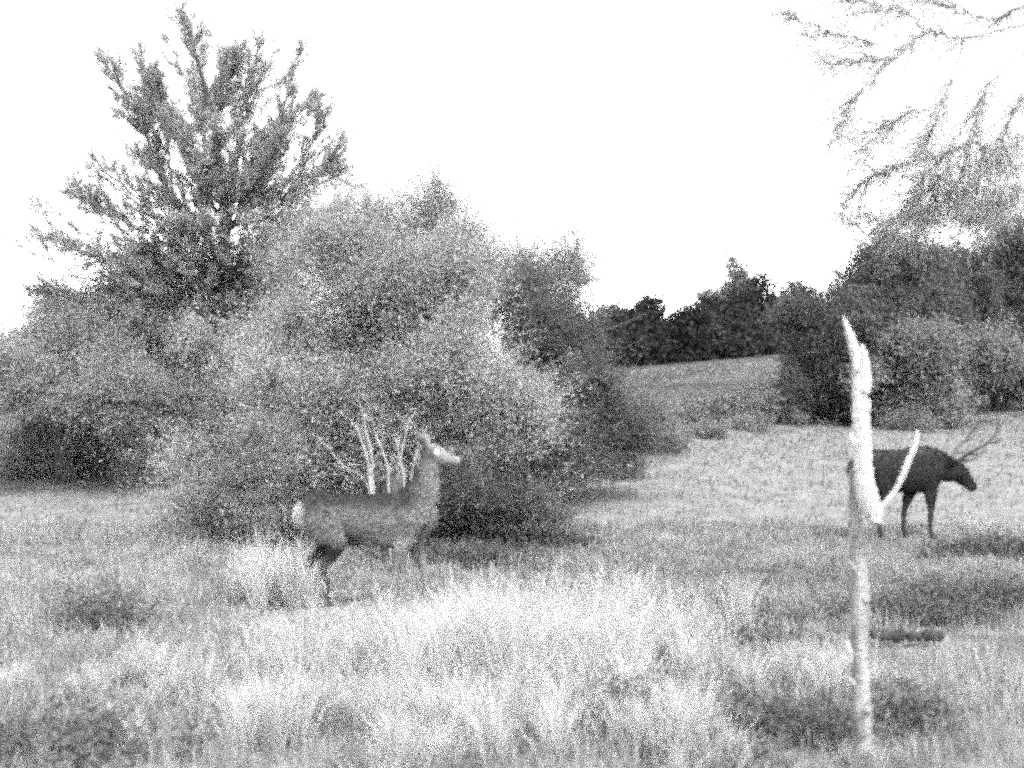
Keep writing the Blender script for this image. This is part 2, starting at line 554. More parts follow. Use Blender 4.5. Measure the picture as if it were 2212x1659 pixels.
# --- right hand thicket
RIGHT = [
    ('thicket_tree', 'rounded dark tree behind the top of the dead snag', (880, 33), [(880, 290, 33, 60, 62, 1.8), (850, 340, 32, 46, 60, 1.6), (915, 320, 32.5, 44, 70, 1.5), (900, 262, 33, 42, 34, 1.2), (805, 330, 33, 34, 50, 1.2), (815, 390, 33, 44, 44, 1.0), (860, 400, 32.5, 50, 36, 1.0)], 6600, M_leaf_dark),
    ('thicket_tree', 'wide dark tree at the right edge above the stag', (1000, 38), [(975, 290, 38, 64, 60, 2.0), (1035, 280, 38, 60, 62, 1.8), (955, 310, 37.5, 50, 60, 1.4), (1010, 340, 37, 60, 50, 1.5), (1000, 390, 38.5, 70, 22, 1.2), (1060, 340, 38, 50, 70, 1.5), (985, 325, 37, 50, 40, 1.2), (938, 270, 36.5, 56, 52, 1.2), (985, 262, 37.5, 56, 44, 1.4), (1030, 250, 37.5, 50, 44, 1.4), (1000, 300, 36.5, 60, 50, 1.4), (1000, 322, 36.5, 34, 30, 1.0)], 7000, M_leaf_dark),
    ('thicket_bush', 'grey bush with drooping lit sprays left of the dark hollow', (900, 31), [(920, 365, 31, 36, 44, 1.2), (960, 352, 32, 40, 18, 1.0), (990, 362, 32, 36, 10, .8), (895, 395, 31, 36, 40, 1.0), (930, 410, 31, 26, 24, .8)], 4200, M_leaf_mid),
    ('thorn_tree', 'pale thin twiggy tree top above the right hand thicket', (940, 42), [(900, 222, 42, 50, 24, 1.2), (960, 215, 42, 60, 26, 1.2), (1010, 220, 42, 40, 40, 1.2), (850, 220, 42, 26, 14, 1.0)], 1500, M_leaf_mid),
]
for i, (nm, lb, foot, lob, ns, mt) in enumerate(RIGHT):
    plant(nm, lb, 'bush' if 'bush' in nm else 'tree', foot, lob, ns, 24 if nm != 'thorn_tree' else 8, .09, mt, 160 + i, 4, .09, 'thicket on the right',
          slen=(.4, 1.0), gap=-.3, gfreq=.7, aspect=.7, twigs=nm == 'thorn_tree')

# --- left and centre bushes
BUSH = [
    ('hedge_shrub', 'dark broad shrub at the left edge below the conifer', (70, 19.5),
     [(20, 370, 19.5, 70, 44, 1.4), (60, 330, 19.8, 56, 50, 1.3), (110, 330, 19.5, 70, 54, 1.4), (40, 470, 20.6, 90, 30, .9), (140, 470, 20.6, 80, 30, .9), (20, 395, 18.2, 60, 42, 1.2), (120, 392, 18.2, 70, 44, 1.2), (70, 440, 20.2, 100, 40, 1.0)],
     6400, M_leaf_left, .05),
    ('hedge_shrub', 'dark shrub in the middle of the left hedge, under the conifer', (190, 20.5),
     [(200, 320, 20.5, 56, 50, 1.4), (130, 300, 20.5, 60, 30, 1.0), (272, 335, 20.0, 50, 50, 1.0), (225, 420, 19.6, 60, 60, 1.0), (265, 290, 20.4, 40, 34, 1.0), (150, 325, 20.0, 40, 36, 1.0), (190, 355, 20.0, 56, 40, 1.0), (210, 470, 19.4, 70, 26, .8), (260, 450, 19.2, 40, 50, .8), (165, 400, 20, 60, 70, 1.3), (240, 300, 20.5, 44, 36, 1.2), (60, 310, 21, 34, 30, 1)],
     8200, M_leaf_left, .05),
    ('airy_shrub', 'tall airy shrub whose thin top fades against the sky', (410, 18.5),
     [(400, 262, 18.5, 56, 50, 1.0), (440, 256, 18.5, 56, 46, 1.0), (372, 222, 18.5, 20, 40, .7), (436, 208, 18.5, 30, 30, .6), (520, 268, 19, 66, 38, 1.1), (570, 268, 19, 28, 42, .8), (460, 300, 18.6, 70, 40, 1.0), (510, 310, 18.6, 50, 40, .9), (300, 262, 18.6, 40, 30, .9)],
     5400, M_leaf_airy, .038),
    ('dark_bush', 'dark rounded bush right of the central bush', (560, 17.5),
     [(550, 340, 17.5, 46, 60, 1.1), (520, 300, 17.5, 34, 34, 1.0), (580, 370, 17.2, 38, 56, 1.0), (545, 430, 17, 60, 44, 1.0), (600, 410, 17.5, 26, 36, .8), (560, 470, 17, 70, 26, .8), (630, 440, 18, 40, 26, .8), (520, 470, 17, 50, 30, .8)],
     6400, M_leaf_dark, .046),
]
for i, (nm, lb, foot, lob, ns, mt, lf) in enumerate(BUSH):
    plant(nm, lb, 'bush', foot, lob, ns, 7 if nm == 'airy_shrub' else 22, lf, mt, 180 + i, 6, .035, 'bushes along the left hedge',
          slen=(.35, 1.1) if nm == 'airy_shrub' else (.25, .8), gap=-.28, gfreq=1.1, soft=1.0,
          edge=.75 if nm == 'airy_shrub' else .4, wild=.2 if nm == 'airy_shrub' else .07)

plant('coppice_bush', 'large pale leafy bush behind the standing deer', 'bush', (388, 12.2),
      [(300, 300, 13.3, 74, 62, 1.1), (385, 300, 13.3, 84, 70, 1.1), (445, 285, 13.5, 56, 62, 1.0), (255, 390, 13.0, 84, 74, 1.1), (350, 395, 12.8, 92, 74, 1.1),
       (440, 380, 12.7, 62, 56, 1.0), (500, 408, 12.5, 50, 34, .8), (526, 420, 12.5, 30, 22, .6), (205, 455, 13.0, 46, 60, .9), (330, 470, 13.0, 90, 50, .9),
       (455, 470, 13.0, 70, 40, .9), (330, 515, 13.2, 130, 24, .8), (480, 508, 13.2, 70, 28, .8), (345, 240, 13.6, 70, 40, .9), (350, 350, 13.8, 70, 60, .8), (290, 350, 13.6, 60, 60, .8), (420, 340, 13.8, 60, 60, .8)],
      19000, 18, .037, M_leaf_pale, 199, 8, .022, None, slen=(.25, .75), gap=-.13, gfreq=.85, soft=.8, upb=.35, edge=.5, wild=.12)

# pale bare stems rising out of the coppice stool, in front of its leaves
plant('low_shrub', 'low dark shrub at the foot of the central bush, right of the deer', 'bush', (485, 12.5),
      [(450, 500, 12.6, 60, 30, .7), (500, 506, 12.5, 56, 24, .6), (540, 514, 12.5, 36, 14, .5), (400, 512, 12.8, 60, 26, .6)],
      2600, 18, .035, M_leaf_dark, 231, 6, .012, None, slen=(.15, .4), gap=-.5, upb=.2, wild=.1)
plant('low_shrub', 'low dark shrub at the foot of the central bush, left of the deer', 'bush', (240, 12.8),
      [(210, 508, 12.8, 60, 24, .7), (270, 515, 12.7, 60, 20, .6), (180, 520, 12.6, 24, 12, .5)],
      1600, 18, .035, M_leaf_left, 232, 5, .012, None, slen=(.15, .4), gap=-.5, upb=.2, wild=.1)


def coppice_stool():
    D = 11.3
    x = at2(850, 1100, D)[0]
    root = empty('coppice_stool', (x, D, gz(x, D)), 'pale bare stems rising like a basket behind the deer back', 'stool')
    zb = gz(x, D)
    lines = [([(800, 1050), (795, 1000), (780, 950), (772, 925)], 7), ([(802, 1045), (800, 985), (787, 930), (785, 895)], 9), ([(842, 1050), (838, 1000), (815, 940), (808, 915)], 5),
             ([(858, 1048), (862, 1000), (856, 950)], 6), ([(885, 1045), (893, 1000), (905, 955), (915, 935)], 7), ([(875, 1045), (868, 990), (880, 930), (884, 905)], 5),
             ([(905, 1040), (900, 990), (925, 940)], 4), ([(790, 1050), (740, 1010), (700, 960)], 4)]
    for k, (pl, w) in enumerate(lines):
        P = [np.array([x + (at2(*pl[0], D)[0] - x) * .5, D + .1 * math.sin(k * 2), zb - .05])]
        P += [at2(a, b, D - .05 * i) + np.array([0, .12 * math.sin(k * 2.1), 0]) for i, (a, b) in enumerate(pl)]
        r = w * S * D / F * .42
        tube('stem', P, np.linspace(r * 1.3, r * .45, len(P)), M_palestem, root, 7, 16, .08, 300 + k)
    g = np.random.default_rng(41)
    W0, W1 = [], []
    for pl, w in lines:                    # fine side twigs
        C = spline([at2(a, b, D - .05) for a, b in pl], 20)
        for _ in range(14):
            i = int(g.integers(3, 20))
            e = C[i] + nrm(np.array([g.normal() * .6, g.normal() * .4, .9])) * g.uniform(.06, .28)
            W0.append(C[i]); W1.append(e)
            W0.append((C[i] + e) / 2); W1.append((C[i] + e) / 2 + g.normal(size=3) * .06)
    V, Q = prisms(np.array(W0), np.array(W1), .004, .0015)
    tw = mesh_np('twigs', V, [Q], M_palestem, root); tw['kind'] = 'stuff'
    # mossy stump of the stool
    P = [np.array([x, D + .05, zb - .1]), np.array([x, D + .05, zb + .2]), at2(850, 1050, D + .05), at2(850, 1030, D + .05)]
    tube('stump', P, [.16, .11, .12, .05], M_bark, root, 14, 12, .2, 333)


coppice_stool()


# ================================================================== conifer
def conifer():
    D = 20.0
    bx = at2(490, 900, D)[0]
    root = empty('conifer', (bx, D, gz(bx, D)), 'tall open crowned conifer with ascending limbs at the upper left', 'tree')
    zb = gz(bx, D)
    g = np.random.default_rng(5)
    trunk = [np.array([bx, D, zb - .1]), at2(490, 760, D), at2(488, 600, D), at2(484, 470, D), at2(470, 330, D), at2(445, 200, D), at2(420, 110, D), at2(390, 20, D)]
    tube('trunk', trunk, [.17, .15, .13, .10, .07, .045, .028, .008], M_bark, root, 9, 40, .06, 1)
    limbs = [  # start on the stem, middle points, tip (2212 px wide picture); depth offset at the tip
        ([(486, 560), (420, 480), (372, 430), (345, 300), (320, 120)], -.4, .055), ([(372, 430), (362, 330), (345, 240), (283, 105)], .3, .03),
        ([(360, 400), (310, 260), (250, 150)], -.7, .03), ([(345, 320), (300, 280), (238, 232)], .5, .022),
        ([(484, 470), (520, 400), (590, 260), (645, 85)], .4, .045), ([(480, 440), (530, 300), (570, 112)], -.5, .035),
        ([(486, 500), (580, 440), (680, 380), (735, 297)], .2, .04), ([(600, 420), (670, 330), (702, 262)], -.4, .022),
        ([(560, 330), (630, 250), (668, 200)], .6, .022), ([(486, 540), (600, 500), (700, 470), (738, 457)], -.3, .03),
        ([(640, 410), (690, 370), (722, 345)], .7, .018), ([(484, 600), (380, 540), (250, 470), (135, 408)], .4, .045),
        ([(484, 640), (330, 590), (200, 550), (103, 498)], -.5, .045), ([(380, 540), (300, 430), (204, 357)], -.2, .03),
        ([(400, 450), (330, 370), (262, 312)], .9, .022), ([(484, 690), (300, 660), (170, 650), (68, 622)], .2, .04),
        ([(470, 330), (460, 220), (475, 110)], .5, .022), ([(460, 280), (500, 200), (528, 150)], -.7, .022), ([(474, 360), (430, 260), (415, 190)], .8, .022),
        ([(484, 470), (430, 400), (390, 280), (372, 190)], -1.1, .03), ([(484, 460), (540, 380), (560, 300), (600, 210)], 1.2, .03),
        ([(484, 520), (540, 440), (600, 380), (640, 330)], -1.3, .03), ([(484, 560), (430, 500), (420, 420), (440, 330)], 1.3, .03),
        ([(484, 590), (560, 540), (640, 520), (690, 500)], 1.0, .03), ([(484, 620), (400, 600), (300, 560), (200, 520)], 1.4, .03),
        ([(484, 560), (510, 470), (500, 390), (530, 320)], -1.6, .03), ([(484, 600), (380, 580), (290, 500), (230, 430)], -1.4, .03)]
    TW0, TW1, LC, LA = [], [], [], []
    yl = [100, 230, 350, 410, 500, 620]; xl = [350, 255, 215, 150, 120, 85]
    yr = [100, 200, 300, 455, 550, 620]; xr = [560, 655, 715, 725, 690, 600]
    for k in range(40):
        ty = g.uniform(130, 610)
        tx = g.uniform(np.interp(ty, yl, xl), np.interp(ty, yr, xr))
        sy = min(ty + g.uniform(60, 190) + abs(tx - 480) * .25, 700)
        sx = np.interp(sy, [20, 110, 200, 330, 470, 900], [390, 420, 445, 470, 484, 490])
        limbs.append(([(sx, sy), (sx + (tx - sx) * .5, sy + (ty - sy) * .38), (tx, ty)], g.uniform(-1.7, 1.7), .022))
    for k in range(16):
        ty = g.uniform(300, 590); tx = g.uniform(400, 590)
        sy = min(ty + g.uniform(80, 160), 720)
        sx = np.interp(sy, [20, 110, 200, 330, 470, 900], [390, 420, 445, 470, 484, 490])
        limbs.append(([(sx, sy), (sx + (tx - sx) * .5, sy + (ty - sy) * .3), (tx, ty)], g.uniform(-2.0, -.9), .02))
    limbs.append(([(470, 330), (445, 200), (420, 110), (390, 20)], .01, .02))
    for k, (pl, off, r) in enumerate(limbs):
        n = len(pl)
        P = np.array([at2(a, b, D) + np.array([0, off * (i / (n - 1)) ** 1.2, 0]) for i, (a, b) in enumerate(pl)])
        C = spline(P, 40)
        C[1:-1] += g.normal(size=C[1:-1].shape) * .012
        tube('limb', C[::2], np.linspace(r, .005, 20), M_bark, root, 6, None, .05, 20 + k)
        T = nrm(np.gradient(C, axis=0))
        length = np.linalg.norm(np.diff(C, axis=0), axis=1).sum()
        nb = int(length * (25 if k < 27 or k == len(limbs) - 1 else 10))
        wide = .25 if pl[-1][1] > 340 else 0.0
        for b in range(nb):
            u = 1 - .80 * g.uniform() ** 1.1
            i = min(int(u * 39), 39)
            bl = (.26 + .85 * (1 - u) ** .7) * g.uniform(.45, 1.2)
            side = nrm(np.cross(T[i], nrm(g.normal(size=3))))
            d = nrm(T[i] * g.uniform(.9, 1.4) + side * (g.uniform(.3, .75) + wide) + np.array([0, 0, .22]))
            TW0.append(C[i]); TW1.append(C[i] + d * bl)
            # side sprays on the branchlet
            ns = 2 + int(bl * 7)
            for s in range(ns):
                t = g.uniform(.25, 1)
                p = C[i] + d * bl * t
                sd_ = nrm(np.cross(d, nrm(g.normal(size=3))))
                e = nrm(d + sd_ * .55 + np.array([0, 0, .1]))
                sl = g.uniform(.08, .22) * (1.25 - t * .6)
                TW0.append(p); TW1.append(p + e * sl)
                m = 15
                tt = g.uniform(0, 1.1, m)
                LC.append(p + e * (sl * tt)[:, None] + g.normal(size=(m, 3)) * .018)
                LA.append(np.repeat(e[None], m, 0))
        m = 40
        tt = g.uniform(.75, 1.01, m)
        LC.append(C[np.clip((tt * 39).astype(int), 0, 39)] + g.normal(size=(m, 3)) * .02); LA.append(np.repeat(T[-1][None], m, 0))
    V, Q = prisms(np.array(TW0), np.array(TW1), .006, .002)
    tw = mesh_np('twigs', V, [Q], M_bark, root); tw['kind'] = 'stuff'
    C = np.concatenate(LC); A = np.concatenate(LA)
    V, Q = leaf_quads(C, .05, .3, A, .5, g)
    o = mesh_np('needles', V, [Q], M_needle, root, g.uniform(0, 1, len(C))); o['kind'] = 'stuff'


conifer()


# ================================================================== bare tree whose twigs hang in at the top right
def bare_tree():
    D = 8.5
    bx = 5.05
    root = empty('bare_tree', (bx, D, gz(bx, D)), 'bare twiggy branches hanging into the top right corner', 'tree')
    zb = gz(bx, D)
    g = np.random.default_rng(15)
    tp = [np.array([bx, D, zb - .1]), np.array([bx - .08, D, 1.2]), np.array([bx + .05, D, 2.6]), np.array([bx - .05, D + .1, 4.2]), np.array([bx + .2, D, 6.2])]
    tube('trunk', tp, [.17, .14, .12, .09, .05], M_bark, root, 10, 30, .06, 3)
    trunk = spline(tp, 30)
    W0, W1, RW, LC = [], [], [], []

    def limb(pl, r0, dd=0.0, wob=.02, level=0):
        P = [at2(a, b, D + dd * (1 if i else .3)) for i, (a, b) in enumerate(pl)]
        if level == 0:
            P = [trunk[np.argmin(np.abs(trunk[:, 2] - (P[0][2] - .15)))]] + P
        C = spline(P, 8 * len(P))
        C[2:] += g.normal(size=C[2:].shape) * wob * .5
        tube('limb', C, np.linspace(r0 * 1.05, .0035, len(C)), M_twig_pale, root, 6, None, .05, int(g.integers(999)))
        T = nrm(np.gradient(C, axis=0))
        n = len(C)
        for k in range(int(n * 4)):
            i = int(g.integers(n // 4, n))
            d = nrm(T[i] + nrm(g.normal(size=3)) * .9 + np.array([-.15, 0, -.25]))
            q = C[i]; l = g.uniform(.12, .62)
            seg = 4
            for s in range(seg):
                e = q + d * l / seg
                W0.append(q); W1.append(e); RW.append(.0032 * (1 - s / seg) + .0012)
                if g.uniform() < .45:
                    d2 = nrm(d + nrm(g.normal(size=3)) * .9)
                    e2 = e + d2 * g.uniform(.05, .2)
                    W0.append(e); W1.append(e2); RW.append(.0016)
                    if g.uniform() < .12: LC.append(e2)
                q = e; d = nrm(d + nrm(g.normal(size=3)) * .3 + np.array([0, 0, -.08]))
            if g.uniform() < .12: LC.append(q)

    limb([(2230, 50), (2080, 82), (2000, 68), (1935, 122), (1860, 128), (1790, 140)], .022)
    limb([(2080, 85), (2062, 160), (2035, 225), (2010, 290), (1985, 325)], .012, .1, level=1)
    limb([(2240, 110), (2150, 165), (2120, 225), (2092, 300), (2050, 330), (2010, 345)], .026, -.2)
    limb([(2095, 300), (2130, 322), (2190, 325)], .008, -.2, level=1)
    limb([(2240, 280), (2170, 340), (2110, 390), (2070, 430)], .011, .3)
    limb([(2130, 220), (2060, 300), (2040, 380), (2005, 372), (1985, 420), (1965, 452)], .012, .2, level=1)
    limb([(2005, 372), (2020, 400), (2045, 418)], .007, .2, level=1)
    limb([(2000, 70), (1960, 30), (1900, 10), (1820, 0)], .012, .3, level=1)
    limb([(1935, 122), (1880, 180), (1830, 240), (1810, 300)], .006, 0, level=1)
    limb([(2240, 10), (2150, 40), (2060, 20), (1980, -20)], .02, .5)
    limb([(2240, 200), (2200, 230), (2170, 300), (2190, 360)], .012, -.4)
    limb([(2240, 400), (2190, 420), (2150, 450)], .009, .4)
    limb([(1960, 110), (1880, 90), (1760, 60), (1700, 30)], .007, .4, level=1)
    limb([(2035, 225), (1980, 240), (1925, 265), (1870, 320)], .005, .1, level=1)
    limb([(2050, 330), (1960, 350), (1890, 380), (1830, 430)], .006, .3, level=1)
    limb([(2240, 340), (2120, 350), (2030, 440), (1930, 480)], .010, .6)
    V, Q = prisms(np.array(W0), np.array(W1), np.array(RW), np.array(RW) * .7)
    tw = mesh_np('twigs', V, [Q], M_twig_pale, root); tw['kind'] = 'stuff'
    C = np.repeat(np.array(LC), 3, 0) + g.normal(size=(len(LC) * 3, 3)) * .03
    V, Q = leaf_quads(C, .03, .6, None, 1, g)
    o = mesh_np('leaves', V, [Q], M_leaf_mid, root, g.uniform(0, 1, len(C))); o['kind'] = 'stuff'


bare_tree()


# ================================================================== grass tussocks, weeds, log
def tussock(label, px, py, n, h, spread, pale, seed, stalks=0, group='pale grass tussocks', mat=None):
    """px, py: where its foot shows"""
    d = 4.0
    for _ in range(200):                      # walk out along the view to the ground
        p = at(px, py, d)
        if p[2] <= gz(p[0], d): break
        d += .06
    root = empty('grass_tussock', (p[0], d, gz(p[0], d)), label, 'grass', group)
    g = np.random.default_rng(seed)
    nt = max(7, n // 110)
    tc = np.array([p[0], d]) + g.normal(size=(nt, 2)) * np.array([spread * 1.15, spread * .8])
    ti = g.integers(0, nt, n)
    ang = g.uniform(0, 2 * np.pi, n); rad = np.abs(g.normal(size=n))
    dirs = np.column_stack([np.cos(ang), np.sin(ang)]) * rad[:, None]
    XY = tc[ti] + dirs * .028
    hh = h * g.uniform(.45, 1.15, n) * g.uniform(.7, 1.35, nt)[ti]
    ww = g.uniform(.0014, .0036, n) * (.7 + d / 14)
    o = blades('blades', XY, hh, ww, .38, mat or M_pale, np.clip(g.normal(pale, .18, n) + g.normal(0, .12, nt)[ti], 0, 1), root, g, out=dirs * .36)
    o['kind'] = 'stuff'
    if stalks:
        XY = np.array([p[0], d]) + g.normal(size=(stalks, 2)) * np.array([spread * .9, spread * .5])
        z = ground_z(XY[:, 0], XY[:, 1])
        P0 = np.column_stack([XY, z])
        P1 = P0 + np.column_stack([g.normal(size=stalks) * .28, g.normal(size=stalks) * .2, g.uniform(.9, 1.55, stalks)]) * h
        V, Q = prisms(P0, P1, .0028, .0016)
        s = mesh_np('stalks', V, [Q], M_palestem, root); s['kind'] = 'stuff'
        E = np.repeat(P1, 14, 0) - np.repeat(nrm(P1 - P0), 14, 0) * g.uniform(0, .12, (stalks * 14, 1)) + g.normal(size=(stalks * 14, 3)) * .005
        V, Q = leaf_quads(E, .020, .3, np.repeat(nrm(P1 - P0), 14, 0), .5, g)
        s = mesh_np('seed_heads', V, [Q], M_pale, root, g.uniform(.3, 1, len(E))); s['kind'] = 'stuff'
    return root


TUS = [('tall pale tussock in front of the deer rump', 288, 608, 1500, .52, .15, .8, 14),  # palest mid foreground, where the flash pool is put into the tone
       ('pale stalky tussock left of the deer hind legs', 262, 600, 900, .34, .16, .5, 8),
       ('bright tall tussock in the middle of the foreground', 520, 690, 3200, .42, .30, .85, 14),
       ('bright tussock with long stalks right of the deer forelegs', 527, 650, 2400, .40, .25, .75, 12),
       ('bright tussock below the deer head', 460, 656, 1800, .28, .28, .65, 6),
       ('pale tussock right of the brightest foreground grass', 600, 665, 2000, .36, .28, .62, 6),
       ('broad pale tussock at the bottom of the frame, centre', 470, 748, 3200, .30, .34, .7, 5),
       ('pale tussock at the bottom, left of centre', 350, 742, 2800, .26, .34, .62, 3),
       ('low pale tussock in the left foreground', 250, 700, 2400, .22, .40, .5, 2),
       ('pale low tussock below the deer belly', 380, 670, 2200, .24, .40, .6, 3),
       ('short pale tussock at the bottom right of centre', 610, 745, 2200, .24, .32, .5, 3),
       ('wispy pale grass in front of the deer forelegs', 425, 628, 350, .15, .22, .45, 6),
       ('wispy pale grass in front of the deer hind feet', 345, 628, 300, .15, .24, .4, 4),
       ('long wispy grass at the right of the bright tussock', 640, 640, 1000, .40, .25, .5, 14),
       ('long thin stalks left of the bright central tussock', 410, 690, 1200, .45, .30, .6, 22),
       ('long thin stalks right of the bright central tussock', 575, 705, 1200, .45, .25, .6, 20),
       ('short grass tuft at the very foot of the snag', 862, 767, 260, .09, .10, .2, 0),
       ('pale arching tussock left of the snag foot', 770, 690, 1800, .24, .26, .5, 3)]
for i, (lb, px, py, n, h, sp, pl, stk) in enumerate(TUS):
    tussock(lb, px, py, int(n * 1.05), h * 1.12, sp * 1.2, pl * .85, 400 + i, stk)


def weed(name, label, px, py, w, h, n, seed, leaf=.035, d_off=0, group='dark weed clumps in the meadow', mat=None):
    """low leafy plant; px, py: foot; w, h in metres"""
    d = 4.0
    for _ in range(300):
        p = at(px, py, d)
        if p[2] <= gz(p[0], d): break
        d += .06
    root = empty(name, (p[0], d, gz(p[0], d)), label, 'plant', group)
    g = np.random.default_rng(seed)
    b = np.array([p[0], d, gz(p[0], d)])
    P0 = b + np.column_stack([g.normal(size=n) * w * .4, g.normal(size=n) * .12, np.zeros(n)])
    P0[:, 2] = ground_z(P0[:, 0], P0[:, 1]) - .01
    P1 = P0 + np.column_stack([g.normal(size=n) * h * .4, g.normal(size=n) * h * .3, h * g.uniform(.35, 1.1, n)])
    V, Q = prisms(P0, P1, .004, .0015)
    s = mesh_np('stalks', V, [Q], M_twig, root); s['kind'] = 'stuff'
    m = 22
    t = g.uniform(.15, 1.05, (n, m, 1))
    C = (P0[:, None] + (P1 - P0)[:, None] * t + g.normal(size=(n, m, 3)) * leaf * .8).reshape(-1, 3)
    V, Q = leaf_quads(C, leaf, .5, None, 1, g)
    o = mesh_np('foliage', V, [Q], mat or M_weed, root, g.uniform(0, 1, len(C))); o['kind'] = 'stuff'


WEEDS = [('dark_weed', 'dim upright dark weed in the left meadow', 104, 632, .4, .38, 90),
         ('dark_weed', 'small dark stalk at the bottom left corner', 95, 762, .08, .22, 14),
         ('dark_weed', 'dark weed clump at the bottom, right of centre', 632, 735, .3, .26, 46),
         ('dark_weed', 'dark weed clump left of the pale arching tussock', 720, 722, .28, .2, 46),
         ('dark_weed', 'wide dark weed patch left of the snag foot', 800, 738, .5, .18, 80),
         ('dark_weed', 'dark weed patch right of the snag foot', 905, 728, .3, .2, 60),
         ('dark_weed', 'dark weed clump at the bottom edge near the snag', 690, 762, .4, .14, 60),
         ('dark_weed', 'low dark weeds in the bottom left corner', 40, 767, .7, .24, 120),
         ('dark_leaf_patch', 'long dark leafy strip at the right edge, below the stag', 985, 616, 1.2, .32, 420),  # low dark leaves added for the dark bands across the right grass
         ('dark_leaf_patch', 'dark leafy strip between the snag and the right edge', 905, 622, 1.1, .2, 220),
         ('dark_leaf_patch', 'faint low leafy patch left of the snag', 735, 622, 1.1, .16, 120),
         ('dark_leaf_patch', 'small low bramble left of the dark log', 755, 650, .4, .13, 90),
         ('dark_leaf_patch', 'dark brambles behind the stag head at the right edge', 1010, 556, 1.3, .24, 300),
         ('dark_leaf_patch', 'low dark brambles at the foot of the central bush, right side', 540, 550, .9, .22, 300),
         ('dark_leaf_patch', 'dark leaves standing for the shade behind the deer forelegs', 470, 568, .9, .28, 300)]  # leaf clump added as the shadow behind the legs
for i, (nm, lb, px, py, w, h, n) in enumerate(WEEDS):
    weed(nm, lb, px, py, w, h, n, 500 + i)


def log():
    d = 7.35
    a, b = at2(1882, 1378, d), at2(2036, 1372, d + .1)
    root = empty('fallen_log', ((a + b) / 2), 'thin dark broken log lying in the grass right of the snag', 'log')
    root.location.z = gz(*((a + b) / 2)[:2])
    zo = root.location.z
    for k, (u0, u1, r) in enumerate([(0, .26, .034), (.30, .45, .042), (.50, .70, .030), (.73, 1.0, .04)]):
        P = [a + (b - a) * u for u in np.linspace(u0, u1, 5)]
        P = [np.array([p[0], p[1], gz(p[0], p[1]) + .09 + .008 * math.sin(i * 2.3 + k * 1.7)]) for i, p in enumerate(P)]
        tube('log_piece', P, [r * .8, r, r * .92, r * 1.05, r * .75], M_log, root, 11, 16, .13, 60 + k)


log()


# ================================================================== dead snag
def snag():
    D = 4.62
    base = at2(1862, 1640, D)
    root = empty('dead_snag', (base[0], D, gz(base[0], D)), 'pale snapped dead tree trunk standing at the right foreground', 'snag')
    zb = gz(base[0], D)
    k = S * D / F * .48

    def part(name, pl, mat, seed, dd=0.0, wob=.10, foot=False, n=40, sides=12):
        P = [at2(a, b, D + dd) for a, b, w in pl]
        r = [w * k for a, b, w in pl]
        if foot:
            P.append(np.array([base[0], D + dd, zb - .08])); r.append(r[-1] * 1.7)
        return tube(name, P, r, mat, root, sides, n, wob, seed)

    part('trunk', [(1837, 1015, 5), (1841, 1060, 16), (1847, 1105, 28), (1852, 1150, 36), (1854, 1200, 38), (1856, 1260, 40), (1857, 1340, 40), (1856, 1400, 38),
                   (1858, 1460, 40), (1861, 1540, 44), (1863, 1620, 46)], M_deadbark, 71, .03, .085, True, 150)
    up = part('snapped_stem', [(1895, 1134, 12), (1889, 1115, 36), (1879, 1088, 44), (1868, 1040, 42), (1863, 980, 40), (1861, 920, 39), (1858, 860, 35), (1857, 810, 30),
                               (1849, 770, 24), (1840, 735, 19), (1830, 708, 13), (1821, 683, 3)], M_flashwood, 72, -.065, .055, False, 110)
    part('splinter', [(1868, 850, 26), (1869, 800, 22), (1866, 765, 14), (1861, 744, 3)], M_flashwood, 73, -.085, .08, False, 18, 8)
    part('branch', [(1888, 1108, 15), (1912, 1086, 10), (1938, 1052, 11), (1958, 1006, 13), (1972, 972, 13), (1979, 950, 12), (1981, 930, 7)], M_flashwood, 74, -.06, .07, False, 30, 8)
    for q, (ax, ay, bx_, by_, w) in enumerate([(1852, 800, 1846, 756, 12), (1872, 890, 1880, 862, 9), (1846, 960, 1838, 932, 9), (1872, 1060, 1884, 1040, 8), (1880, 1120, 1906, 1128, 16),
                                               (1848, 1230, 1836, 1212, 9), (1868, 1300, 1880, 1284, 9), (1845, 1480, 1832, 1462, 10), (1872, 1540, 1886, 1522, 11)]):
        lo = ay < 1180
        part('broken_stub', [(ax, ay, w * 1.5), ((ax + bx_) / 2, (ay + by_) / 2, w), (bx_, by_, w * .3)], M_flashwood if lo else M_deadbark, 80 + q, -.09 if lo else -.01, .15, False, 8, 7)
    part('bark_flake', [(1828, 1385, 6), (1833, 1405, 13), (1840, 1432, 4)], M_palestem, 75, -.05, .1, False, 10, 6)


snag()


